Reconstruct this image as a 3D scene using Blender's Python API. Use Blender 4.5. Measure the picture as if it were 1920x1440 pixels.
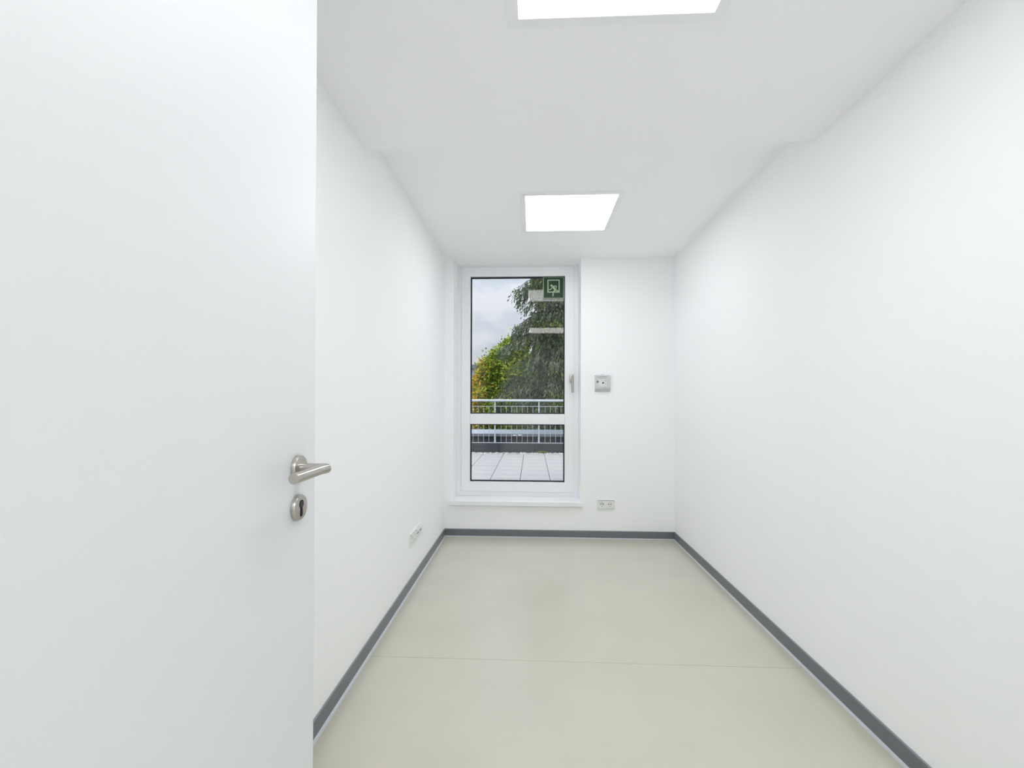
import bpy, bmesh, math, random
from mathutils import Vector, Matrix

for o in list(bpy.data.objects):
    bpy.data.objects.remove(o, do_unlink=True)
S = bpy.context.scene
COL = S.collection
PI = math.pi

# ------------------------------------------------------------------ camera, sky, sun, lights, exposure
EYE = 1.237
FPX = 840.0
th = math.atan(37 / FPX); pitch = 0.006; roll = 0.0028
fwd = Vector((-math.sin(th) * math.cos(pitch), math.cos(th) * math.cos(pitch), math.sin(pitch)))
r0 = fwd.cross(Vector((0, 0, 1))).normalized()
u0 = r0.cross(fwd)
right = r0 * math.cos(roll) + u0 * math.sin(roll)
up = -r0 * math.sin(roll) + u0 * math.cos(roll)
cam_data = bpy.data.cameras.new('camera')
cam = bpy.data.objects.new('camera', cam_data)
COL.objects.link(cam)
M4 = Matrix((right, up, -fwd)).transposed().to_4x4()
M4.translation = Vector((0, 0, EYE))
cam.matrix_world = M4
cam_data.sensor_fit = 'HORIZONTAL'
cam_data.sensor_width = 36.0
cam_data.lens = 36.0 * FPX / 1920.0
cam_data.shift_y = 26.0 / 1920.0
cam_data.clip_start = 0.02
cam_data.clip_end = 500
S.camera = cam

S.view_settings.view_transform = 'Standard'
S.view_settings.look = 'None'
S.view_settings.gamma = 1.0
S.view_settings.use_curve_mapping = False
S.view_settings.exposure = 0.0
S.cycles.use_denoising = True
S.cycles.max_bounces = 16
S.cycles.diffuse_bounces = 10
S.cycles.glossy_bounces = 6
S.cycles.transparent_max_bounces = 16
S.cycles.caustics_reflective = False
S.cycles.caustics_refractive = False

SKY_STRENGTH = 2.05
PANEL_STRENGTH = 9.4
HALL_FILL_POWER = 22.0
SUN_STRENGTH = 1.6

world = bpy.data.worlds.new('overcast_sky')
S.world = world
world.use_nodes = True
wn = world.node_tree.nodes; wl = world.node_tree.links
wn.clear()
w_out = wn.new('ShaderNodeOutputWorld')
w_bg = wn.new('ShaderNodeBackground')
w_tc = wn.new('ShaderNodeTexCoord')
w_map = wn.new('ShaderNodeMapping')
w_map.inputs['Scale'].default_value = (1.0, 1.0, 2.2)
w_map.inputs['Location'].default_value = (0.35, 0.0, 0.1)
w_noise = wn.new('ShaderNodeTexNoise')
w_noise.inputs['Scale'].default_value = 8.0
w_noise.inputs['Detail'].default_value = 5.0
w_noise.inputs['Roughness'].default_value = 0.5
w_ramp = wn.new('ShaderNodeValToRGB')
w_ramp.color_ramp.elements[0].position = 0.40
w_ramp.color_ramp.elements[0].color = (0.62, 0.70, 0.80, 1)
w_ramp.color_ramp.elements[1].position = 0.58
w_ramp.color_ramp.elements[1].color = (0.84, 0.86, 0.94, 1)
wl.new(w_tc.outputs['Generated'], w_map.inputs['Vector'])
wl.new(w_map.outputs['Vector'], w_noise.inputs['Vector'])
wl.new(w_noise.outputs['Fac'], w_ramp.inputs['Fac'])
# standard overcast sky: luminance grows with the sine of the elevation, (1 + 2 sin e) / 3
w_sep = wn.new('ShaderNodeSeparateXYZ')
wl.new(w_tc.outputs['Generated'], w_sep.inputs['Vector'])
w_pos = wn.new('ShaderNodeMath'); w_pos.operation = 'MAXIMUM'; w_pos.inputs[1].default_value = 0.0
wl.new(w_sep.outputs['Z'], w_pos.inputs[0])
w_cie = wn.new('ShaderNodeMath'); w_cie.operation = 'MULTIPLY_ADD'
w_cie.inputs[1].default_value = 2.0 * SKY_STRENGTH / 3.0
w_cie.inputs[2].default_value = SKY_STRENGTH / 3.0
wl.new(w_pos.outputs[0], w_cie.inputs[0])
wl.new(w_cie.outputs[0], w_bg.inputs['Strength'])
wl.new(w_ramp.outputs['Color'], w_bg.inputs['Color'])
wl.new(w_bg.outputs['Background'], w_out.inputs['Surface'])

sun_data = bpy.data.lights.new('sun', 'SUN')
sun_data.energy = SUN_STRENGTH
sun_data.angle = math.radians(35)
sun_data.color = (1.0, 0.97, 0.93)
sun = bpy.data.objects.new('sun', sun_data)
COL.objects.link(sun)
sun.location = (-4, -4, 12)
sun.rotation_euler = Vector((0.40, 0.58, -0.90)).to_track_quat('-Z', 'Y').to_euler()

hall_data = bpy.data.lights.new('hall_fill_light', 'AREA')  # unseen fill light, added in the corridor to brighten the room
hall_data.shape = 'RECTANGLE'
hall_data.size = 0.6
hall_data.size_y = 0.6
hall_data.energy = HALL_FILL_POWER
hall_data.color = (0.935, 0.972, 1.0)
hall = bpy.data.objects.new('hall_fill_light', hall_data)
COL.objects.link(hall)
hall.location = (0.1, -1.0, 2.41)


# ------------------------------------------------------------------ materials
def lin(c):
    return tuple(((v / 255) / 12.92) if v / 255 <= 0.04045 else (((v / 255) + 0.055) / 1.055) ** 2.4 for v in c)


MATS = {}


def mat(name, col, rough=0.6, metal=0.0, spec=0.5, noise=None, bump=None, coat=0.0):
    """noise = (scale, amount) tints the colour; bump = (scale, strength, distance)."""
    m = bpy.data.materials.new(name)
    m.use_nodes = True
    nt = m.node_tree
    b = nt.nodes['Principled BSDF']
    b.inputs['Base Color'].default_value = (*col, 1)
    b.inputs['Roughness'].default_value = rough
    b.inputs['Metallic'].default_value = metal
    b.inputs['Specular IOR Level'].default_value = spec
    b.inputs['Coat Weight'].default_value = coat
    tc = nt.nodes.new('ShaderNodeTexCoord')
    if noise:
        n = nt.nodes.new('ShaderNodeTexNoise')
        n.inputs['Scale'].default_value = noise[0]
        n.inputs['Detail'].default_value = 4
        r = nt.nodes.new('ShaderNodeValToRGB')
        a = noise[1]
        r.color_ramp.elements[0].position = 0.3
        r.color_ramp.elements[1].position = 0.7
        r.color_ramp.elements[0].color = (*[v * (1 - a) for v in col], 1)
        r.color_ramp.elements[1].color = (*[min(1, v * (1 + a)) for v in col], 1)
        nt.links.new(tc.outputs['Object'], n.inputs['Vector'])
        nt.links.new(n.outputs['Fac'], r.inputs['Fac'])
        nt.links.new(r.outputs['Color'], b.inputs['Base Color'])
    if bump:
        n2 = nt.nodes.new('ShaderNodeTexNoise')
        n2.inputs['Scale'].default_value = bump[0]
        n2.inputs['Detail'].default_value = 3
        bp = nt.nodes.new('ShaderNodeBump')
        bp.inputs['Strength'].default_value = bump[1]
        bp.inputs['Distance'].default_value = bump[2]
        nt.links.new(tc.outputs['Object'], n2.inputs['Vector'])
        nt.links.new(n2.outputs['Fac'], bp.inputs['Height'])
        nt.links.new(bp.outputs['Normal'], b.inputs['Normal'])
    MATS[name] = m
    return m


def emit_mat(name, col, strength):
    m = bpy.data.materials.new(name)
    m.use_nodes = True
    b = m.node_tree.nodes['Principled BSDF']
    b.inputs['Base Color'].default_value = (0.8, 0.8, 0.8, 1)
    b.inputs['Emission Color'].default_value = (*col, 1)
    b.inputs['Emission Strength'].default_value = strength
    MATS[name] = m
    return m


def leaf_mat(name):
    """foliage: colour read from the mesh's per-leaf colour attribute"""
    m = bpy.data.materials.new(name)
    m.use_nodes = True
    nt = m.node_tree
    b = nt.nodes['Principled BSDF']
    at = nt.nodes.new('ShaderNodeAttribute')
    at.attribute_name = 'leaf_colour'
    nt.links.new(at.outputs['Color'], b.inputs['Base Color'])
    b.inputs['Roughness'].default_value = 0.6
    b.inputs['Specular IOR Level'].default_value = 0.12
    tr = nt.nodes.new('ShaderNodeBsdfTranslucent')
    nt.links.new(at.outputs['Color'], tr.inputs['Color'])
    mx = nt.nodes.new('ShaderNodeMixShader')
    mx.inputs[0].default_value = 0.3
    nt.links.new(b.outputs[0], mx.inputs[1])
    nt.links.new(tr.outputs[0], mx.inputs[2])
    nt.links.new(mx.outputs[0], nt.nodes['Material Output'].inputs['Surface'])
    MATS[name] = m
    return m


wall_paint = mat('wall_paint', (0.935, 0.938, 0.948), rough=0.75, spec=0.25, bump=(220, 0.06, 0.002))
ceiling_paint = mat('ceiling_paint', (0.962, 0.964, 0.970), rough=0.85, spec=0.2)
linoleum = mat('linoleum', (0.60, 0.578, 0.485), rough=0.23, spec=0.65, noise=(3.0, 0.03), bump=(160, 0.03, 0.001))
skirting = mat('skirting_grey', (0.150, 0.158, 0.176), rough=0.30, spec=0.6, noise=(120, 0.08))
skirting_toe = mat('skirting_toe', (0.60, 0.61, 0.65), rough=0.35, spec=0.5)
skirting_lip = mat('skirting_lip', (0.26, 0.27, 0.30), rough=0.4)
door_paint = mat('door_paint', (0.745, 0.758, 0.772), rough=0.45, spec=0.35)
steel = mat('brushed_steel', (0.52, 0.485, 0.45), rough=0.28, metal=1.0, bump=(260, 0.04, 0.001))
dark_void = mat('dark_void', (0.012, 0.012, 0.014), rough=0.6, spec=0.2)
pvc = mat('white_pvc', (0.88, 0.885, 0.90), rough=0.28, spec=0.5)
board = mat('window_board', (0.89, 0.895, 0.905), rough=0.22, spec=0.5)
gasket = mat('black_gasket', (0.018, 0.020, 0.027), rough=0.55)
plastic = mat('white_plastic', (0.84, 0.84, 0.83), rough=0.3, spec=0.5)
socket_dark = mat('socket_hole', (0.04, 0.04, 0.042), rough=0.5)
box_grey = mat('light_grey_plastic', (0.60, 0.615, 0.62), rough=0.4)
box_plate = mat('pale_plate', (0.72, 0.73, 0.74), rough=0.4)
box_button = mat('mid_grey_plastic', (0.22, 0.23, 0.24), rough=0.4)
box_print = mat('grey_print', (0.16, 0.16, 0.165), rough=0.6)
sign_green = mat('sign_green', (0.007, 0.043, 0.013), rough=0.4, spec=0.3)
sign_pale = mat('sign_pale', (0.40, 0.52, 0.33), rough=0.5, spec=0.3)
lamp_frame = mat('lamp_frame', (0.92, 0.925, 0.93), rough=0.4)
lamp_glow = emit_mat('lamp_diffuser', (0.935, 0.972, 1.0), PANEL_STRENGTH)
concrete = mat('paving_concrete', (0.435, 0.428, 0.43), rough=0.85, spec=0.2, noise=(2.3, 0.07), bump=(60, 0.2, 0.003))
joint_dark = mat('joint_bed', (0.05, 0.052, 0.055), rough=0.9)
pebble_m = mat('pale_pebble', (0.60, 0.60, 0.60), rough=0.7, noise=(9, 0.25))
clad_m = mat('parapet_sheet', (0.062, 0.066, 0.077), rough=0.55, metal=0.0, noise=(1.2, 0.10))
felt_m = mat('parapet_felt', (0.030, 0.034, 0.044), rough=0.8)
zinc = mat('zinc_coping', (0.52, 0.58, 0.66), rough=0.35, metal=0.6, noise=(0.9, 0.15))
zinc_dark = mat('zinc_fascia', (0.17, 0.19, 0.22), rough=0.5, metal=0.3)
galv = mat('galvanised_steel', (0.56, 0.62, 0.66), rough=0.38, metal=0.55, noise=(14, 0.08))
moss_m = mat('moss', (0.22, 0.24, 0.09), rough=0.9, noise=(30, 0.4))
bark_m = mat('bark', (0.085, 0.070, 0.060), rough=0.95, noise=(6, 0.35), bump=(20, 0.6, 0.02))
twig_m = mat('bare_twig', (0.36, 0.33, 0.28), rough=0.9)
leaf_dark = leaf_mat('conifer_leaf')
leaf_maple = leaf_mat('maple_leaf')
house_m = mat('blue_grey_render', (0.30, 0.37, 0.48), rough=0.8, noise=(0.4, 0.05))
roof_edge_m = mat('roof_edge', (0.17, 0.20, 0.23), rough=0.6)
ground_m = mat('lawn', (0.07, 0.09, 0.035), rough=0.95, noise=(0.8, 0.35))
facade_m = mat('outer_render', (0.62, 0.62, 0.60), rough=0.85)

glass_m = bpy.data.materials.new('window_glass')
glass_m.use_nodes = True
gn = glass_m.node_tree
gn.nodes.clear()
g_out = gn.nodes.new('ShaderNodeOutputMaterial')
g_t = gn.nodes.new('ShaderNodeBsdfTransparent')
g_t.inputs['Color'].default_value = (0.985, 0.995, 0.99, 1)
g_g = gn.nodes.new('ShaderNodeBsdfGlossy')
g_g.inputs['Roughness'].default_value = 0.0
g_g.inputs['Color'].default_value = (1.0, 0.93, 0.91, 1)     # faint tint of the pane's coating
g_m = gn.nodes.new('ShaderNodeMixShader')
g_m.inputs[0].default_value = 0.019
gn.links.new(g_t.outputs[0], g_m.inputs[1])
gn.links.new(g_g.outputs[0], g_m.inputs[2])
gn.links.new(g_m.outputs[0], g_out.inputs['Surface'])


# ------------------------------------------------------------------ mesh helpers
class MB:
    """collects shapes and links them as one mesh object"""

    def __init__(self):
        self.bm = bmesh.new()

    def box(self, x0, x1, y0, y1, z0, z1, bev=0.0, seg=2):
        b = bmesh.new()
        vs = [b.verts.new((x, y, z)) for x in (x0, x1) for y in (y0, y1) for z in (z0, z1)]
        for f in ((0, 1, 3, 2), (4, 6, 7, 5), (0, 4, 5, 1), (2, 3, 7, 6), (0, 2, 6, 4), (1, 5, 7, 3)):
            b.faces.new([vs[i] for i in f])
        if bev > 0:
            bmesh.ops.bevel(b, geom=b.edges[:], offset=bev, segments=seg, affect='EDGES', profile=0.5)
        self._take(b)
        return self

    def _take(self, b):
        bmesh.ops.recalc_face_normals(b, faces=b.faces[:])
        me = bpy.data.meshes.new('tmp')
        b.to_mesh(me)
        b.free()
        self.bm.from_mesh(me)
        bpy.data.meshes.remove(me)

    def prism(self, pts, axis, a0, a1):
        """extrude a 2-D outline along an axis; pts are the other two coordinates in xyz order"""
        b = bmesh.new()

        def P(p, a):
            if axis == 'x': return (a, p[0], p[1])
            if axis == 'y': return (p[0], a, p[1])
            return (p[0], p[1], a)
        A = [b.verts.new(P(p, a0)) for p in pts]
        B = [b.verts.new(P(p, a1)) for p in pts]
        n = len(pts)
        b.faces.new(A)
        b.faces.new(B[::-1])
        for i in range(n):
            b.faces.new((A[i], A[(i + 1) % n], B[(i + 1) % n], B[i]))
        self._take(b)
        return self

    def tube(self, path, rad, seg=12, cap=True):
        """round bar along a path; rad is one radius or one per point"""
        b = bmesh.new()
        path = [Vector(p) for p in path]
        if not isinstance(rad, (list, tuple)): rad = [rad] * len(path)
        rings = []
        ref = None
        for i, p in enumerate(path):
            t = (path[min(i + 1, len(path) - 1)] - path[max(i - 1, 0)]).normalized()
            if ref is None:
                ref = Vector((0, 0, 1)) if abs(t.z) < 0.9 else Vector((1, 0, 0))
            u = (ref - t * ref.dot(t)).normalized()
            v = t.cross(u)
            ref = u
            rings.append([b.verts.new(p + (u * math.cos(2 * PI * k / seg) + v * math.sin(2 * PI * k / seg)) * rad[i]) for k in range(seg)])
        for i in range(len(rings) - 1):
            for k in range(seg):
                b.faces.new((rings[i][k], rings[i][(k + 1) % seg], rings[i + 1][(k + 1) % seg], rings[i + 1][k]))
        if cap:
            b.faces.new(rings[0][::-1])
            b.faces.new(rings[-1])
        self._take(b)
        return self

    def disc(self, c, axis, profile, seg=40):
        """turned solid about an axis: profile = [(distance along axis, radius), ...]"""
        b = bmesh.new()
        c = Vector(c)
        ax = Vector(axis).normalized()
        ref = Vector((0, 0, 1)) if abs(ax.z) < 0.9 else Vector((1, 0, 0))
        u = (ref - ax * ref.dot(ax)).normalized()
        v = ax.cross(u)
        rings = []
        for d, r in profile:
            rings.append([b.verts.new(c + ax * d + (u * math.cos(2 * PI * k / seg) + v * math.sin(2 * PI * k / seg)) * r) for k in range(seg)])
        for i in range(len(rings) - 1):
            for k in range(seg):
                b.faces.new((rings[i][k], rings[i][(k + 1) % seg], rings[i + 1][(k + 1) % seg], rings[i + 1][k]))
        b.faces.new(rings[0][::-1])
        b.faces.new(rings[-1])
        self._take(b)
        return self

    def frame(self, x0, x1, z0, z1, w, y0, y1, bev=0.0):
        """rectangular ring in the XZ plane with mitred, slightly eased edges; w = width or (l, r, b, t)"""
        if not isinstance(w, (list, tuple)): w = (w, w, w, w)
        b = bmesh.new()
        o = [(x0, z0), (x1, z0), (x1, z1), (x0, z1)]
        i_ = [(x0 + w[0], z0 + w[2]), (x1 - w[1], z0 + w[2]), (x1 - w[1], z1 - w[3]), (x0 + w[0], z1 - w[3])]
        V = {}
        for nm, ring in (('o', o), ('i', i_)):
            for y, yn in ((y0, 0), (y1, 1)):
                V[nm, yn] = [b.verts.new((p[0], y, p[1])) for p in ring]
        for k in range(4):
            j = (k + 1) % 4
            b.faces.new((V['o', 0][k], V['o', 0][j], V['i', 0][j], V['i', 0][k]))
            b.faces.new((V['o', 1][j], V['o', 1][k], V['i', 1][k], V['i', 1][j]))
            b.faces.new((V['o', 1][k], V['o', 1][j], V['o', 0][j], V['o', 0][k]))
            b.faces.new((V['i', 0][k], V['i', 0][j], V['i', 1][j], V['i', 1][k]))
        if bev:
            es = [e for e in b.edges if abs(e.verts[0].co.y - y0) < 1e-6 and abs(e.verts[1].co.y - y0) < 1e-6
                  and (abs(e.verts[0].co.x - e.verts[1].co.x) < 1e-6 or abs(e.verts[0].co.z - e.verts[1].co.z) < 1e-6)]
            bmesh.ops.bevel(b, geom=es, offset=bev, segments=2, affect='EDGES', profile=0.5)
        self._take(b)
        return self

    def build(self, name, m, parent=None, smooth=False, loc=None):
        me = bpy.data.meshes.new(name)
        self.bm.to_mesh(me)
        self.bm.free()
        me.materials.append(m)
        if smooth:
            for p in me.polygons: p.use_smooth = True
            try:
                me.set_sharp_from_angle(angle=math.radians(40))
            except Exception:
                pass
        o = bpy.data.objects.new(name, me)
        COL.objects.link(o)
        if parent: o.parent = parent
        if loc: o.location = loc
        return o


def tag(o, label=None, cat=None, group=None, kind=None):
    if label: o['label'] = label
    if cat: o['category'] = cat
    if group: o['group'] = group
    if kind: o['kind'] = kind
    return o


def empty(name, loc=(0, 0, 0)):
    """an Empty at the thing's base; parts are built about it in local coordinates"""
    o = bpy.data.objects.new(name, None)
    o.empty_display_size = 0.1
    COL.objects.link(o)
    o.location = loc
    return o


def dup(o, parent, loc):
    c = o.copy()
    COL.objects.link(c)
    c.parent = parent
    c.location = loc
    return c


# ------------------------------------------------------------------ room shell
F0 = 4.270
XL, XR, D = -0.795, 1.28, 4.07            # inner faces of the side walls and of the window wall
CZ, CZN, STEP = 2.532, 2.42, 2.09         # far ceiling, lower near ceiling, where it steps up
OX0, OX1 = -0.715, 0.443                  # window niche
OUT = 4.50                                # outer face of the window wall
TOPZ = 2.75

tag(MB().box(XL - 0.2, XL, -0.12, OUT, -0.15, TOPZ).build('wall_left', wall_paint),
    'plain white wall behind the open door, with sockets near the floor', 'wall', kind='structure')
tag(MB().box(XR, XR + 0.2, -0.12, OUT, -0.15, TOPZ).build('wall_right', wall_paint),
    'bare white wall right of the window, without any fittings', 'wall', kind='structure')
b = MB()
b.box(XL, OX0, D, OUT, 0, CZ)
b.box(OX1, XR, D, OUT, 0, CZ)
b.box(OX0, OX1, D, OUT, 0, 0.29)
b.box(OX0, OX1, F0 + 0.004, OUT, 0.28, 0.3312)
b.box(OX0, OX1, 4.27, OUT, 2.519, CZ)
tag(b.build('wall_back', wall_paint), 'white end wall around the tall window niche', 'wall', kind='structure')
b = MB()
b.box(XL, -0.475, -0.12, 0.0, 0, CZN)
b.box(0.46, XR, -0.12, 0.0, 0, CZN)
b.box(-0.475, 0.46, -0.12, 0.0, 2.24, CZN)
tag(b.build('wall_front', wall_paint), 'white wall around the doorway the room is seen from', 'wall', kind='structure')
b = MB()
b.prism([(-0.12, CZN), (STEP, CZN), (STEP, CZ), (OUT, CZ), (OUT, TOPZ), (-0.12, TOPZ)], 'x', XL, XR)
tag(b.build('ceiling', ceiling_paint), 'white ceiling with a low step across the room', 'ceiling', kind='structure')

fl = empty('floor')
tag(fl, 'matt greenish beige linoleum floor with one cross seam', 'floor', kind='structure')
SEAM = 2.14
MB().box(XL, XR, -0.12, OUT, -0.15, -0.004).build('subfloor', joint_dark, fl)
MB().box(XL, XR, SEAM + 0.0009, D, -0.004, 0.0).build('linoleum_sheet', linoleum, fl)
MB().box(XL, XR, -0.12, SEAM - 0.0009, -0.004, 0.0).build('linoleum_sheet', linoleum, fl)

# corridor behind the doorway (lets the added fill light in through the open door)
b = MB()
b.box(-1.7, -1.5, -2.0, -0.12, 0, CZN)
b.box(1.7, 1.9, -2.0, -0.12, 0, CZN)
b.box(-1.7, 1.9, -2.2, -2.0, 0, CZN)
b.box(-1.7, XL - 0.2, -0.2, -0.12, 0, CZN)
b.box(XR + 0.2, 1.9, -0.2, -0.12, 0, CZN)
tag(b.build('wall_corridor', wall_paint), 'white corridor wall behind the doorway', 'wall', kind='structure')
tag(MB().box(-1.7, 1.9, -2.2, -0.12, CZN, CZN + 0.2).build('ceiling_corridor', ceiling_paint), 'white corridor ceiling behind the doorway', 'ceiling', kind='structure')
tag(MB().box(-1.7, 1.9, -2.2, -0.12, -0.15, 0.0).build('floor_corridor', linoleum), 'greenish beige corridor floor behind the doorway', 'floor', kind='structure')


# skirting: coved strip with a pale toe on the floor
def skirt(name, axis, a0, a1, base, sgn, label):
    """profile (distance from wall, height) run along one axis"""
    e = empty(name)
    tag(e, label, 'baseboard', kind='structure')

    def run(prof, nm, m):
        MB().prism([(base + sgn * d, z) for d, z in prof], axis, a0, a1).build(nm, m, e)
    run([(0.0, 0.004), (0.009, 0.004), (0.0085, 0.061), (0.007, 0.0655), (0.0, 0.0655)], 'strip', skirting)
    run([(0.0, 0.0655), (0.006, 0.0655), (0.003, 0.068), (0.0, 0.068)], 'top_lip', skirting_lip)
    run([(0.009, 0.0), (0.020, 0.0), (0.0195, 0.002), (0.014, 0.0035), (0.009, 0.0065)], 'toe', skirting_toe)
    return e


skirt('baseboard_left', 'y', 0.0, D, XL, 1, 'dark grey skirting with pale toe along the socket wall')
skirt('baseboard_right', 'y', 0.0, D, XR, -1, 'dark grey skirting with pale toe along the bare wall')
skirt('baseboard_back', 'x', XL, XR, D, -1, 'dark grey skirting under the window, between the two side walls')

# ------------------------------------------------------------------ open door
DX, DY = -0.482, 0.978          # corridor-side face, free edge
door = empty('door_1', (DX - 0.02, 0.03, 0.0))
tag(door, 'open white door with brushed steel lever, standing parallel to the left wall', 'door', kind='structure')
dx0, dy0 = DX - 0.02, 0.03       # local origin


def L(x, y, z): return (x - dx0, y - dy0, z)


b = MB()
b.box(-0.02, 0.02, 0.0, DY - dy0, 0.008, 2.21, bev=0.0015, seg=2)
b.build('door_leaf', door_paint, door)
for hz in (0.28, 1.9):
    MB().tube([(-0.022, -0.006, hz), (-0.022, -0.006, hz + 0.1)], 0.008).build('hinge', steel, door, smooth=True)
RY, RZ = 0.9035, 1.097
h = MB().disc(L(DX, RY, RZ), (1, 0, 0), [(-0.001, 0.0262), (0.0065, 0.0262), (0.0085, 0.0250), (0.009, 0.023)], 48).build('handle_rosette', steel, door, smooth=True)
# lever: neck straight out of the door, mitred bend, grip back towards the hinge
NR = 0.0097
nx = 0.059
dirg = Vector((0.02, -1.0, 0.0)).normalized()
p0 = Vector(L(DX + 0.006, RY, RZ)); p1 = Vector(L(DX + nx, RY, RZ))
path = [p0, p1 + Vector((-0.004, 0, 0)), p1 + Vector((0.003, -0.004, 0)), p1 + dirg * 0.02, p1 + dirg * 0.128]
lev = MB().tube(path, [NR, NR, NR * 1.05, NR, NR], 28).build('lever', steel, door, smooth=True)
EY, EZ = 0.9035, 1.016
esc = MB().disc(L(DX, EY, EZ), (1, 0, 0), [(-0.001, 0.0262), (0.0065, 0.0262), (0.0085, 0.0250), (0.009, 0.023)], 48).build('key_escutcheon', steel, door, smooth=True)
# profile-cylinder keyhole: round above, slot below
pts = []
for k in range(0, 21):
    a = math.radians(-58 + 296 * k / 20)
    pts.append((0.0085 * math.cos(a), 0.0085 * math.sin(a) + 0.007))
pts += [(-0.005, -0.0155), (-0.0035, -0.0180), (0.0, -0.0190), (0.0035, -0.0180), (0.005, -0.0155)]
lo = L(DX, EY, EZ)
MB().prism([(lo[1] + p[0], lo[2] + p[1]) for p in pts], 'x', lo[0] + 0.004, lo[0] + 0.0094).build('keyhole', dark_void, esc)
MB().disc(Vector(lo) + Vector((0.0094, 0, 0.007)), (1, 0, 0), [(-0.001, 0.0062), (0.0003, 0.0062)], 24).build('key_plug', mat('key_plug', (0.05, 0.05, 0.052), rough=0.35, metal=0.6), esc)

# ------------------------------------------------------------------ window (glazed terrace door in its niche)
win = empty('window_1', (0, 4.27, 0))
tag(win, 'tall white glazed terrace door with mid rail, set in the end wall niche', 'window', kind='structure')
wy = -4.27                      # parts are given in room coordinates and shifted into the empty's frame


class WB(MB):
    def build(self, name, m, parent=None, smooth=False, loc=None):
        for v in self.bm.verts: v.co.y += wy
        return MB.build(self, name, m, parent, smooth, loc)


F0 = 4.270
WB().frame(OX0, OX1, 0.331, 2.519, (0.052, 0.055, 0.055, 0.028), F0, F0 + 0.075, bev=0.003).build('outer_frame', pvc, win)
SX0, SX1, SZ0, SZ1 = -0.672, 0.399, 0.372, 2.511
GX0, GX1, GZ0, GZ1 = -0.588, 0.312, 0.463, 2.421
WB().frame(SX0, SX1, SZ0, SZ1, (GX0 - SX0, SX1 - GX1, GZ0 - SZ0, SZ1 - GZ1), F0 - 0.016, F0 + 0.055, bev=0.005).build('sash', pvc, win)
WB().box(GX0, GX1, F0 - 0.008, F0 + 0.05, 1.011, 1.110, bev=0.004).build('mid_rail', pvc, win)
for z0, z1 in ((0.463, 1.011), (1.110, 2.421)):
    WB().frame(GX0, GX1, z0, z1, 0.005, F0 + 0.010, F0 + 0.020).build('gasket', gasket, win)
    g = WB().box(GX0 + 0.004, GX1 - 0.004, F0 + 0.022, F0 + 0.046, z0 + 0.004, z1 - 0.004).build('glass_pane', glass_m, win)
    WB().frame(GX0 + 0.003, GX1 - 0.003, z0 + 0.003, z1 - 0.003, 0.007, F0 + 0.027, F0 + 0.041).build('spacer_bar', gasket, g)
# handle: plate and hanging lever
hp = WB().box(0.356, 0.396, F0 - 0.028, F0 - 0.016, 1.404, 1.486, bev=0.003).build('handle_plate', steel, win, smooth=True)
hx = 0.380
WB().tube([(hx, F0 - 0.024, 1.462), (hx, F0 - 0.062, 1.462), (hx, F0 - 0.070, 1.452), (hx, F0 - 0.070, 1.430), (hx + 0.002, F0 - 0.068, 1.312)],
          [0.010, 0.010, 0.0105, 0.0105, 0.0105], 16).build('handle_lever', steel, hp, smooth=True)
# window board with overhang
b = WB()
b.box(OX0 + 0.001, OX1 - 0.001, D - 0.002, F0 + 0.002, 0.288, 0.326)
b.box(-0.748, 0.459, D - 0.034, D, 0.286, 0.326, bev=0.004)
b.build('window_sill', board, win)

# ------------------------------------------------------------------ escape sign on the glass
sg = empty('escape_sign', (0.205, F0 + 0.021, 2.316))
tag(sg, 'green escape sign with pale running figure, stuck on the upper glass pane', 'sign')
SW, SH = 0.198, 0.204


def sp(u, v): return ((u - 0.5) * SW, (0.5 - v) * SH)


MB().box(-SW / 2, SW / 2, -0.003, 0.0, -SH / 2, SH / 2).build('sign_plate', sign_green, sg)
MB().frame(-SW / 2, SW / 2, -SH / 2, SH / 2, 0.0055, -0.004, -0.003).build('border', sign_pale, sg)
x0, z1 = sp(0.206, 0.117); x1, z0 = sp(0.80, 0.727)
MB().frame(x0, x1, z0, z1, 0.0105, -0.0041, -0.003).build('exit_outline', sign_pale, sg)
b = MB()


LAY = [0.0]


def cap2(P, w):
    P = [sp(*p) for p in P]
    for (ax, az), (bx, bz) in zip(P[:-1], P[1:]):
        d = Vector((bx - ax, bz - az)); ln = d.length; d.normalize(); n = Vector((-d.y, d.x))
        out = []
        for k in range(7):
            a = PI / 2 + PI * k / 6
            out.append(Vector((ax, az)) + (d * math.cos(a) + n * math.sin(a)) * w)
        for k in range(7):
            a = -PI / 2 + PI * k / 6
            out.append(Vector((bx, bz)) + (d * math.cos(a) + n * math.sin(a)) * w)
        LAY[0] += 0.00006
        b.prism([(p.x, p.y) for p in out], 'y', -0.0042 - LAY[0], -0.0031 - LAY[0])


hx_, hz_ = sp(0.405, 0.398)
b.disc((hx_, -0.003, hz_), (0, -1, 0), [(0.0, 0.0108), (0.0015, 0.0108)], 20)
cap2([(0.485, 0.465), (0.590, 0.600)], 0.0098)
cap2([(0.470, 0.455), (0.351, 0.586), (0.229, 0.586)], 0.0040)
cap2([(0.490, 0.425), (0.635, 0.420), (0.625, 0.515)], 0.0040)
cap2([(0.590, 0.600), (0.725, 0.655)], 0.0055)
cap2([(0.580, 0.610), (0.490, 0.690), (0.475, 0.885)], 0.0052)
b.build('running_figure', sign_pale, sg)

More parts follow.
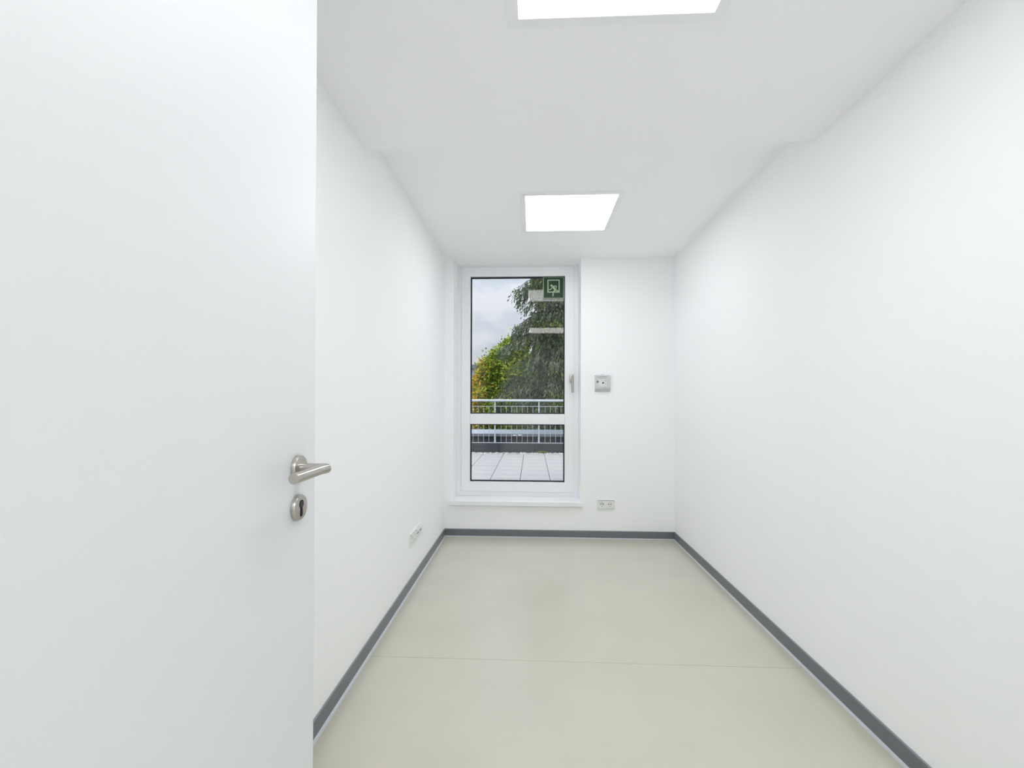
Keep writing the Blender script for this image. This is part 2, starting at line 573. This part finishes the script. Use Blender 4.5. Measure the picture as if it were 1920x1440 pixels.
# ------------------------------------------------------------------ key switch box on the end wall
kb = empty('key_switch_box', (0.634, D, 1.317))
tag(kb, 'light grey wall box with black key cylinder, right of the window', 'control box')
b = MB()
b.prism([(0.0, 0.0), (-0.034, 0.022), (-0.040, 0.030), (-0.040, 0.146), (-0.036, 0.150), (0.0, 0.150)], 'x', -0.067, 0.067)
hb = b.build('housing', box_grey, kb)
MB().box(-0.018, 0.014, -0.032, -0.004, 0.148, 0.156, bev=0.003).build('top_catch', box_grey, kb)
MB().box(-0.040, 0.036, -0.0425, -0.039, 0.048, 0.112, bev=0.001).build('face_plate', box_plate, kb)
MB().disc((-0.046, -0.039, 0.090), (0, -1, 0), [(0, 0.0115), (0.004, 0.0112), (0.006, 0.009)], 28).build('button', box_button, kb, smooth=True)
kc = MB().disc((0.0005, -0.042, 0.080), (0, -1, 0), [(0, 0.0125), (0.003, 0.0122), (0.004, 0.011)], 28).build('lock_rim', plastic, kb, smooth=True)
MB().disc((0.0005, -0.045, 0.080), (0, -1, 0), [(0, 0.0080), (0.002, 0.0078)], 24).build('key_cylinder', dark_void, kc)
b = MB()
rnd = random.Random(4)


def textline(x, xe, z, hgt):
    while x < xe:
        w = rnd.uniform(0.003, 0.009)
        b.box(x, min(x + w, xe), -0.0406, -0.0398, z, z + hgt)
        x += w + 0.0014


textline(-0.042, 0.036, 0.1318, 0.0048)
b.build('print_line', box_print, kb)
b = MB()
textline(-0.034, 0.036, 0.1155, 0.0030)
b.build('print_line', box_button, kb)
for zz in (0.100, 0.092, 0.070):
    MB().box(0.018, 0.032, -0.0432, -0.0424, zz, zz + 0.003).build('print_mark', box_button, kb)
for xx in (0.014, 0.023):
    MB().box(xx, xx + 0.002, -0.0410, -0.0398, 0.034, 0.046).build('print_mark', box_button, kb)


# ------------------------------------------------------------------ sockets
def schuko(parent, cx, cz, S_=0.071):
    """socket insert facing -Y, centred at local (cx, cz): flat plate with round well, two pin holes, earth clips"""
    b = MB()
    q = S_ / 2 - 0.0016
    # plate with round hole, ring of quads out to the square
    bmv = b.bm
    seg = 32
    R = 0.0205
    inner = []; outer = []; deep = []
    for k in range(seg):
        a = 2 * PI * (k + 0.5) / seg
        ca, sa = math.cos(a), math.sin(a)
        m = q / max(abs(ca), abs(sa))
        inner.append(bmv.verts.new((cx + R * ca, -0.0105, cz + R * sa)))
        outer.append(bmv.verts.new((cx + m * ca, -0.0105, cz + m * sa)))
        deep.append(bmv.verts.new((cx + R * 0.96 * ca, -0.0008, cz + R * 0.96 * sa)))
    for k in range(seg):
        j = (k + 1) % seg
        bmv.faces.new((inner[k], inner[j], outer[j], outer[k]))
        bmv.faces.new((inner[j], inner[k], deep[k], deep[j]))
    bmv.faces.new(deep)
    ins = b.build('socket_insert', plastic, parent)
    for s in (-1, 1):
        MB().disc((cx + s * 0.0095, -0.0008, cz), (0, -1, 0), [(-0.0004, 0.0042), (0.0008, 0.0042)], 14).build('pin_hole', socket_dark, ins)
        MB().box(cx - 0.003, cx + 0.003, -0.008, -0.0008, cz + s * 0.0185 - 0.0018, cz + s * 0.0185 + 0.0018).build('earth_clip', box_button, ins)
    return ins


ds = empty('double_socket', (0.6675, D, 0.3065))
tag(ds, 'white double wall socket low on the end wall, right of the window sill', 'socket')
MB().frame(-0.0765, 0.0765, -0.0435, 0.0435, 0.007, -0.0115, 0.0, bev=0.002).build('cover_frame', plastic, ds)
MB().box(-0.0015, 0.0015, -0.0112, -0.001, -0.037, 0.037).build('divider', plastic, ds)
MB().box(-0.074, 0.074, -0.0007, -0.0001, -0.041, 0.041).build('backing', plastic, ds)
for s in (-1, 1): schuko(ds, s * 0.0355, 0.0)

ls = empty('socket_strip', (XL, 3.032, 0.322))
tag(ls, 'white strip of sockets and data outlets on the left wall near the corner', 'socket')
ls.rotation_euler = (0, 0, PI / 2)     # local -Y turns to +X, local +X turns to +Y
MB().frame(-0.150, 0.150, -0.042, 0.042, 0.007, -0.0115, 0.0, bev=0.002).build('cover_frame', plastic, ls)
MB().box(-0.146, 0.146, -0.0007, -0.0001, -0.040, 0.040).build('backing', plastic, ls)
for k in (-0.5, 0.5, 0): MB().box(k * 0.142 - 0.0012, k * 0.142 + 0.0012, -0.0112, -0.001, -0.035, 0.035).build('divider', plastic, ls)
schuko(ls, -0.1065, 0.0)
schuko(ls, -0.0355, 0.0)
for cx in (0.0355, 0.1065):
    d_ = MB().prism([(-0.0105, -0.035), (-0.0105, 0.004), (-0.017, 0.010), (-0.017, 0.026), (-0.0105, 0.034), (0.0, 0.035), (0.0, -0.035)], 'x', cx - 0.0315, cx + 0.0315).build('data_outlet', plastic, ls)
    for s in (-1, 1):
        MB().box(cx + s * 0.012 - 0.0075, cx + s * 0.012 + 0.0075, -0.0145, -0.009, 0.000, 0.0088).build('data_port', socket_dark, d_)


# ------------------------------------------------------------------ ceiling light panels
def light_panel(x0, x1, y0, y1, z, label):
    e = empty('ceiling_light', ((x0 + x1) / 2, (y0 + y1) / 2, z))
    tag(e, label, 'ceiling light', 'square ceiling light panels')
    hw, hd = (x1 - x0) / 2, (y1 - y0) / 2
    w = 0.034
    b = MB()
    # frame ring lying in the ceiling plane
    b.frame(-hw, hw, -hd, hd, w, -0.010, 0.0, bev=0.002)
    for v in b.bm.verts:
        x, y, zz = v.co
        v.co = (x, zz, y)
    bmesh.ops.reverse_faces(b.bm, faces=b.bm.faces[:])
    b.build('frame', lamp_frame, e)
    MB().box(-hw + w, hw - w, -hd + w, hd - w, -0.006, -0.001).build('diffuser', lamp_glow, e)
    return e


light_panel(-0.077, 0.573, 2.776, 3.428, CZ, 'square ceiling light near the window, behind the ceiling step')
light_panel(-0.077, 0.582, 0.752, 1.404, CZN, 'square ceiling light in the lower ceiling, nearest the doorway')

# ------------------------------------------------------------------ terrace
TZ = 0.2
ter = empty('floor_terrace', (0, OUT, 0))
tag(ter, 'roof terrace of pale concrete slabs outside the window', 'terrace', kind='structure')
MB().box(-5, 5, 0.0, 8.98 - OUT, -3.2, TZ - 0.03).build('terrace_bed', joint_dark, ter)
sm = {}
rnd = random.Random(11)
for v in range(3):
    b = MB()
    b.box(-0.1945, 0.1945, -0.1892, 0.1892, -0.04, 0.0, bev=0.003, seg=1)
    o = b.build('paving_slab', concrete, ter)
    sm[v] = o
first = {0: True, 1: True, 2: True}
for i in range(-7, 7):
    for j in range(-4, 6):
        cx = -0.15 + 0.395 * (i + 0.5)
        cy = 6.374 + 0.39 * (j + 0.5) - OUT
        if cy - 0.19 < 0: continue
        v = rnd.randrange(3)
        loc = (cx, cy, TZ + rnd.uniform(-0.0015, 0.0015))
        if first[v]:
            sm[v].location = loc; first[v] = False; o = sm[v]
        else:
            o = dup(sm[v], ter, loc)
        o.rotation_euler = (rnd.uniform(-.002, .002), rnd.uniform(-.002, .002), 0)

# white pebbles along the parapet
rnd = random.Random(3)
V = []; Fc = []
bs = bmesh.new()
bmesh.ops.create_icosphere(bs, subdivisions=1, radius=1.0)
bs.verts.ensure_lookup_table()
iv = [v.co.copy() for v in bs.verts]; iff = [[v.index for v in f.verts] for f in bs.faces]
bs.free()


def pebble(x, y, z, r):
    n0 = len(V)
    sx, sy, sz = r * rnd.uniform(.8, 1.3), r * rnd.uniform(.7, 1.1), r * rnd.uniform(.5, .8)
    a = rnd.uniform(0, PI); ca, sa = math.cos(a), math.sin(a)
    for p in iv:
        px, py = p.x * sx, p.y * sy
        V.append((x + px * ca - py * sa, y + px * sa + py * ca, z + p.z * sz))
    for f in iff: Fc.append([n0 + k for k in f])


for k in range(1500):
    pebble(rnd.uniform(-2.7, 2.4), rnd.uniform(8.725, 8.955), TZ - 0.012 + rnd.uniform(0, 0.012), rnd.uniform(0.010, 0.019))
me = bpy.data.meshes.new('gravel'); me.from_pydata(V, [], Fc); me.materials.append(pebble_m)
for p in me.polygons: p.use_smooth = True
o = bpy.data.objects.new('gravel', me); COL.objects.link(o)
tag(o, 'strip of whitish pebbles along the foot of the dark parapet', 'gravel', kind='stuff')

# moss growing out of the pebbles
V = []; Fc = []
for k in range(420):
    x = 0.205 + rnd.gauss(0, 0.07); y = 8.90 + rnd.gauss(0, 0.03); hh = rnd.uniform(0.015, 0.05) * math.exp(-((x - .205) / .12) ** 2)
    a = rnd.uniform(0, 2 * PI); w = 0.006
    n0 = len(V)
    V += [(x - w * math.cos(a), y - w * math.sin(a), TZ), (x + w * math.cos(a), y + w * math.sin(a), TZ), (x + rnd.gauss(0, .012), y + rnd.gauss(0, .012), TZ + 0.008 + hh)]
    Fc.append((n0, n0 + 1, n0 + 2))
me = bpy.data.meshes.new('moss'); me.from_pydata(V, [], Fc); me.materials.append(moss_m)
o = bpy.data.objects.new('moss', me); COL.objects.link(o)
tag(o, 'tuft of yellowish moss among the pebbles at the parapet', 'moss', kind='stuff')

# parapet with sheet-clad foot, dark felt face and sloped zinc coping
PY = 8.982
par = empty('wall_parapet', (0, PY, TZ))
tag(par, 'low dark grey parapet with pale metal coping at the terrace edge', 'parapet', kind='structure')
MB().box(-5, 5, 0.022, 0.42, -0.25, 0.36).build('felt_face', felt_m, par)
px = [-3.4, -2.3, -1.16, -0.66, 0.06, 0.62, 1.5, 2.6]
for a, c in zip(px[:-1], px[1:]):
    MB().box(a + 0.002, c - 0.002, 0.0, 0.021, 0.0, 0.190, bev=0.002, seg=1).build('foot_panel', clad_m, par)
cop = [-3.4, -1.7, -0.20, 1.3, 2.8]
for a, c in zip(cop[:-1], cop[1:]):
    cp = MB().prism([(-0.02, 0.372), (0.45, 0.428), (0.45, 0.395), (0.0, 0.34)], 'x', a + 0.002, c - 0.002).build('coping', zinc, par)
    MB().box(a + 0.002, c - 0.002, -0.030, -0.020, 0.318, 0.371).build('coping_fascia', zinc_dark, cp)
MB().box(-0.27, -0.205, -0.040, -0.030, 0.338, 0.356, bev=0.003).build('coping_clip', plastic, par)
MB().box(-0.375, -0.31, -0.040, -0.030, 0.336, 0.352, bev=0.003).build('coping_clip', plastic, par)

# railing
RYY = 8.895
rail = empty('railing', (0, RYY, TZ))
tag(rail, 'galvanised steel railing with thin upright bars at the terrace edge', 'railing')
MB().tube([(-3.3, 0, 1.037), (2.7, 0, 1.037)], 0.0235, 16).build('top_rail', galv, rail, smooth=True)
MB().box(-3.3, 2.7, -0.004, 0.004, 0.916, 0.927).build('middle_rail', galv, rail)
MB().box(-3.3, 2.7, -0.006, 0.006, 0.192, 0.206).build('bottom_rail', galv, rail)
pm = None; bmx = None
for k in range(-3, 3):
    px_ = 0.143 + 0.873 * k
    if pm is None:
        pm = MB().box(-0.013, 0.013, -0.007, 0.007, 0.19, 1.02).build('post', galv, rail)
        cl = MB().tube([(0, -0.012, 0), (0, 0.012, 0)], 0.021, 12).build('clamp', galv, pm)
        br = MB().box(-0.016, 0.016, -0.002, 0.10, -0.05, 0.05).build('wall_bracket', galv, pm)
        pm.location = (px_, 0, 0); cl.location = (0, 0, 0.855); br.location = (0, 0, 0.255)
        for zz in (0.225, 0.298): dup(cl, pm, (0, 0, zz))
        kids = list(pm.children)
    else:
        o = dup(pm, rail, (px_, 0, 0))
        for c_ in kids: dup(c_, o, c_.location)
    for q in range(7):
        bx = px_ + 0.120 + 0.1055 * q
        if bmx is None:
            bmx = MB().tube([(0, 0, 0.198), (0, 0, 0.921)], 0.0040, 8).build('baluster', galv, rail)
            bmx.location = (bx, 0, 0)
        else:
            dup(bmx, rail, (bx, 0, 0))

# ground and far building
GZ = -3.2
tag(MB().box(-60, 60, 9.4, 120, GZ - 0.2, GZ).build('ground', ground_m), 'green ground below the terrace', 'ground', kind='structure')
bl = empty('office_building', (-8.0, 42, GZ))
tag(bl, 'distant flat-roofed blue grey building behind the yellow tree', 'building')
MB().box(-9, 6, 0, 10, 0, 7.62).build('wall', house_m, bl)
MB().box(-9.1, 6.1, -0.15, 10.1, 7.45, 7.80).build('roof_edge', roof_edge_m, bl)


# ------------------------------------------------------------------ trees
class Leaves:
    def __init__(self):
        self.v = []; self.f = []; self.c = []

    def leaf(self, p, d, n, ln, w, col):
        """pointed leaf: four corners, bent along its middle"""
        s = d.cross(n)
        if s.length < 1e-4: s = Vector((1, 0, 0))
        s.normalize()
        k = len(self.v)
        q = p + d * (ln * 0.45)
        self.v += [p, q + s * w - n * (w * .3), p + d * ln, q - s * w - n * (w * .3)]
        self.f += [(k, k + 1, k + 2), (k, k + 2, k + 3)]
        self.c += [col] * 4

    def build(self, name, m, parent):
        me = bpy.data.meshes.new(name)
        me.from_pydata([tuple(v) for v in self.v], [], self.f)
        at = me.color_attributes.new('leaf_colour', 'FLOAT_COLOR', 'POINT')
        flat = []
        for c in self.c: flat += [c[0], c[1], c[2], 1.0]
        at.data.foreach_set('color', flat)
        me.materials.append(m)
        o = bpy.data.objects.new(name, me)
        COL.objects.link(o)
        o.parent = parent
        o['kind'] = 'stuff'
        return o


def rv(r):
    while True:
        v = Vector((r.uniform(-1, 1), r.uniform(-1, 1), r.uniform(-1, 1)))
        if 0.05 < v.length < 1: return v.normalized()


# tall dark conifer with drooping sprays
r = random.Random(21)
con = empty('conifer_tree', (0.80, 14.0, GZ))
tag(con, 'tall dark conifer with drooping sprays, right half of the window view', 'tree')
MB().tube([(0, 0, -0.05), (0.03, 0, 3), (-0.02, 0, 6), (0.02, 0.02, 9), (0, 0, 11.6)], [0.24, 0.2, 0.16, 0.10, 0.02], 10).build('trunk', bark_m, con, smooth=True)
lv = Leaves()
brn = MB()
dk = [(0.080, 0.135, 0.066), (0.105, 0.170, 0.070), (0.135, 0.190, 0.105), (0.170, 0.250, 0.055), (0.185, 0.225, 0.160), (0.050, 0.085, 0.066), (0.285, 0.310, 0.235)]
z = 1.0
lim = 0
PROFILE = [(0, 1.1), (4.0, 1.3), (4.7, 1.5), (5.3, 1.4), (6.2, 1.1), (6.9, 1.0), (8.4, 1.00), (11.4, 0.5)]
HERO = [(8.35, 1.30), (8.10, 1.28), (7.20, 1.32), (7.05, 1.38), (6.72, 1.80), (6.64, 1.72), (5.5, 1.75), (5.2, 1.9), (4.9, 1.9)]


def radius_at(z):
    for (za, ra), (zb, rb) in zip(PROFILE[:-1], PROFILE[1:]):
        if z <= zb: return ra + (rb - ra) * (z - za) / (zb - za)
    return PROFILE[-1][1]


def limb(z, a, ln, rise):
    pts = []
    for k in range(9):
        t = k / 8
        x = math.cos(a) * ln * t; y = math.sin(a) * ln * t
        zz = z + rise * ln * t - 0.42 * ln * t * t * r.uniform(0.9, 1.1)
        pts.append(Vector((x, y, zz)))
    brn.tube(pts, [0.03 - 0.024 * k / 8 for k in range(9)], 5)
    side = Vector((-math.sin(a), math.cos(a), 0))
    outv = Vector((math.cos(a), math.sin(a), 0))
    tone = dk[r.randrange(len(dk))]
    for k in range(1, 9):
        t = k / 8
        half = 0.10 + 0.36 * math.sin(PI * min(1, t * 0.85 + 0.1))
        for s_ in range(7):
            off = r.uniform(-1, 1) * half
            base = pts[k] + side * off + outv * r.uniform(-.13, .13) + Vector((0, 0, -abs(off) * 0.25))
            hang = r.uniform(0.10, 0.42)
            nl = 3 + int(hang * 11)
            sway = Vector((r.uniform(-.25, .25), r.uniform(-.25, .25), 0)) + outv * 0.25
            for u in range(nl):
                p = base + (Vector((0, 0, -1)) + sway) * (hang * u / nl)
                d = (Vector((0, 0, -1)) + sway * 1.2 + rv(r) * 0.55).normalized()
                c = tone if r.random() < 0.6 else dk[r.randrange(len(dk))]
                f_ = r.uniform(0.75, 1.25)
                lv.leaf(p, d, rv(r), r.uniform(0.075, 0.13), r.uniform(0.015, 0.028), (c[0] * f_, c[1] * f_, c[2] * f_))


while z < 11.2:
    rad = radius_at(z)            # crown radius over height above the ground
    for q in range(7):
        limb(z, 2 * PI * (q + r.random()) / 7 + lim * 0.7, rad * r.uniform(0.62, 1.08), r.uniform(0.05, 0.30))
    z += 0.30
    lim += 1
for hz_i, hl in HERO:
    for q in range(2):
        limb(hz_i + r.uniform(-.06, .06), PI + r.uniform(-0.35, 0.35), hl * r.uniform(0.93, 1.03), r.uniform(0.0, 0.12))
br_o = brn.build('branches', bark_m, con, smooth=True)
br_o['kind'] = 'stuff'
lv.build('foliage', leaf_dark, con)


def crown(lv, r, n, c, rad, ln, w, pal, shell=0.35, cut=None):
    for k in range(n):
        d = rv(r)
        q = (shell + (1 - shell) * r.random()) ** 0.5
        p = Vector((c[0] + d.x * rad[0] * q, c[1] + d.y * rad[1] * q, c[2] + d.z * rad[2] * q))
        dd = (rv(r) + Vector((0, 0, -0.35)) + d * 0.5).normalized()
        nn = (Vector((0, 0, 1)) + rv(r) * 0.8).normalized()
        lv.leaf(p, dd, nn, r.uniform(*ln), r.uniform(*w), pal(r, p))


# yellow-green maple left of the conifer
r = random.Random(8)
mp = empty('maple_tree', (-1.0, 17.6, GZ))
tag(mp, 'leafy yellow-green tree turning orange at its edge, behind the railing', 'tree')
MB().tube([(0, 0, -0.05), (0.05, 0, 1.8), (0.0, 0.05, 3.6), (0.1, 0, 5.8)], [0.13, 0.11, 0.08, 0.02], 9).build('trunk', bark_m, mp, smooth=True)
lv = Leaves()
greens = [(0.32, 0.46, 0.050), (0.24, 0.37, 0.050), (0.46, 0.57, 0.06), (0.58, 0.64, 0.08), (0.17, 0.27, 0.05)]
yell = [(0.82, 0.66, 0.06), (0.86, 0.58, 0.07), (0.70, 0.70, 0.07), (0.84, 0.42, 0.08)]


def pal_maple(r, p):
    edge = (-p.x - 0.45) / 0.85          # autumn colour on the outer left of the crown
    pr = max(0.004, min(0.8, edge * 0.8))
    c = yell[r.randrange(4)] if r.random() < pr else greens[r.randrange(5)]
    f_ = r.uniform(0.8, 1.15)
    return (c[0] * f_, c[1] * f_, c[2] * f_)


mb_ = MB()
blobs = [(-0.97, -0.24, 4.63, 0.46), (-1.10, 0.00, 5.04, 0.31), (-0.86, 0.24, 5.38, 0.42), (-0.57, -0.12, 5.72, 0.50), (-0.19, 0.12, 6.09, 0.50), (0.18, -0.24, 6.43, 0.42), (0.54, 0.00, 6.60, 0.34), (-0.40, 0.24, 4.98, 0.67), (0.33, -0.12, 5.51, 0.75), (-0.93, 0.12, 3.93, 0.63), (-0.09, -0.24, 4.04, 0.84), (0.85, 0.00, 5.72, 0.63), (1.06, 0.24, 4.46, 0.84), (1.90, -0.12, 5.61, 0.46), (2.15, 0.12, 6.09, 0.29), (-1.14, -0.24, 3.41, 0.52), (-0.19, 0.00, 3.31, 0.73)]
for (x, y, zz, a) in blobs:
    crown(lv, r, int(1900 * a / 0.5) + 250, (x, y, zz), (a * 1.1, a * 1.2, a), (0.09, 0.16), (0.035, 0.06), pal_maple, shell=0.05)
    mb_.tube([(0.02, 0, 1.6), (x * 0.5, y * 0.5, (1.6 + zz) / 2), (x, y, zz)], [0.05, 0.03, 0.012], 6)
# loose leaves at the twig tips
for k in range(70):
    t = r.random()
    p = Vector((-1.1 + 1.55 * t + r.gauss(0, .10), r.uniform(-.3, .3), 5.95 + 1.25 * t + r.gauss(0, .13)))
    lv.leaf(p, rv(r), rv(r), 0.10, 0.04, greens[r.randrange(5)])
o = mb_.build('branches', bark_m, mp, smooth=True); o['kind'] = 'stuff'
lv.build('foliage', leaf_maple, mp)

# shrubs behind both trees
pal_sh = [(0.10, 0.14, 0.045), (0.14, 0.19, 0.05), (0.20, 0.24, 0.06), (0.10, 0.11, 0.08), (0.19, 0.16, 0.11)]


def shrub(x, y, hgt, wid, n, label, seed, pal):
    r = random.Random(seed)
    e = empty('shrub', (x, y, GZ))
    tag(e, label, 'shrub')
    st = MB()
    for k in range(5):
        a = 2 * PI * k / 5
        st.tube([(0.1 * math.cos(a), 0.1 * math.sin(a), -0.02), (wid * .3 * math.cos(a), wid * .3 * math.sin(a), hgt * .5), (wid * .5 * math.cos(a), wid * .5 * math.sin(a), hgt * .85)], [0.05, 0.035, 0.01], 6)
    s_ = st.build('stems', bark_m, e, smooth=True); s_['kind'] = 'stuff'
    lv = Leaves()

    def pf(r, p):
        c = pal[r.randrange(len(pal))]; f_ = r.uniform(.75, 1.2)
        return (c[0] * f_, c[1] * f_, c[2] * f_)
    for k in range(7):
        cx, cy, cz = r.uniform(-.55, .55) * wid, r.uniform(-.4, .4) * wid, hgt * r.uniform(0.42, 0.8)
        crown(lv, r, n // 7, (cx, cy, cz), (wid * .55, wid * .5, hgt * .26), (0.10, 0.17), (0.03, 0.055), pf)
    lv.build('foliage', leaf_maple, e)


shrub(-4.9, 27.5, 4.7, 1.7, 5200, 'pale green bush beyond the railing, in front of the blue grey building', 5, [(0.20, 0.24, 0.08), (0.3, 0.32, 0.12), (0.24, 0.23, 0.15), (0.14, 0.18, 0.06)])
shrub(-1.3, 22.5, 5.6, 2.1, 6500, 'dark green bush half hidden behind the yellow-green tree', 6, pal_sh)
shrub(1.9, 27.5, 7.6, 2.6, 7000, 'tall dark bush behind the conifer trunk', 7, pal_sh)
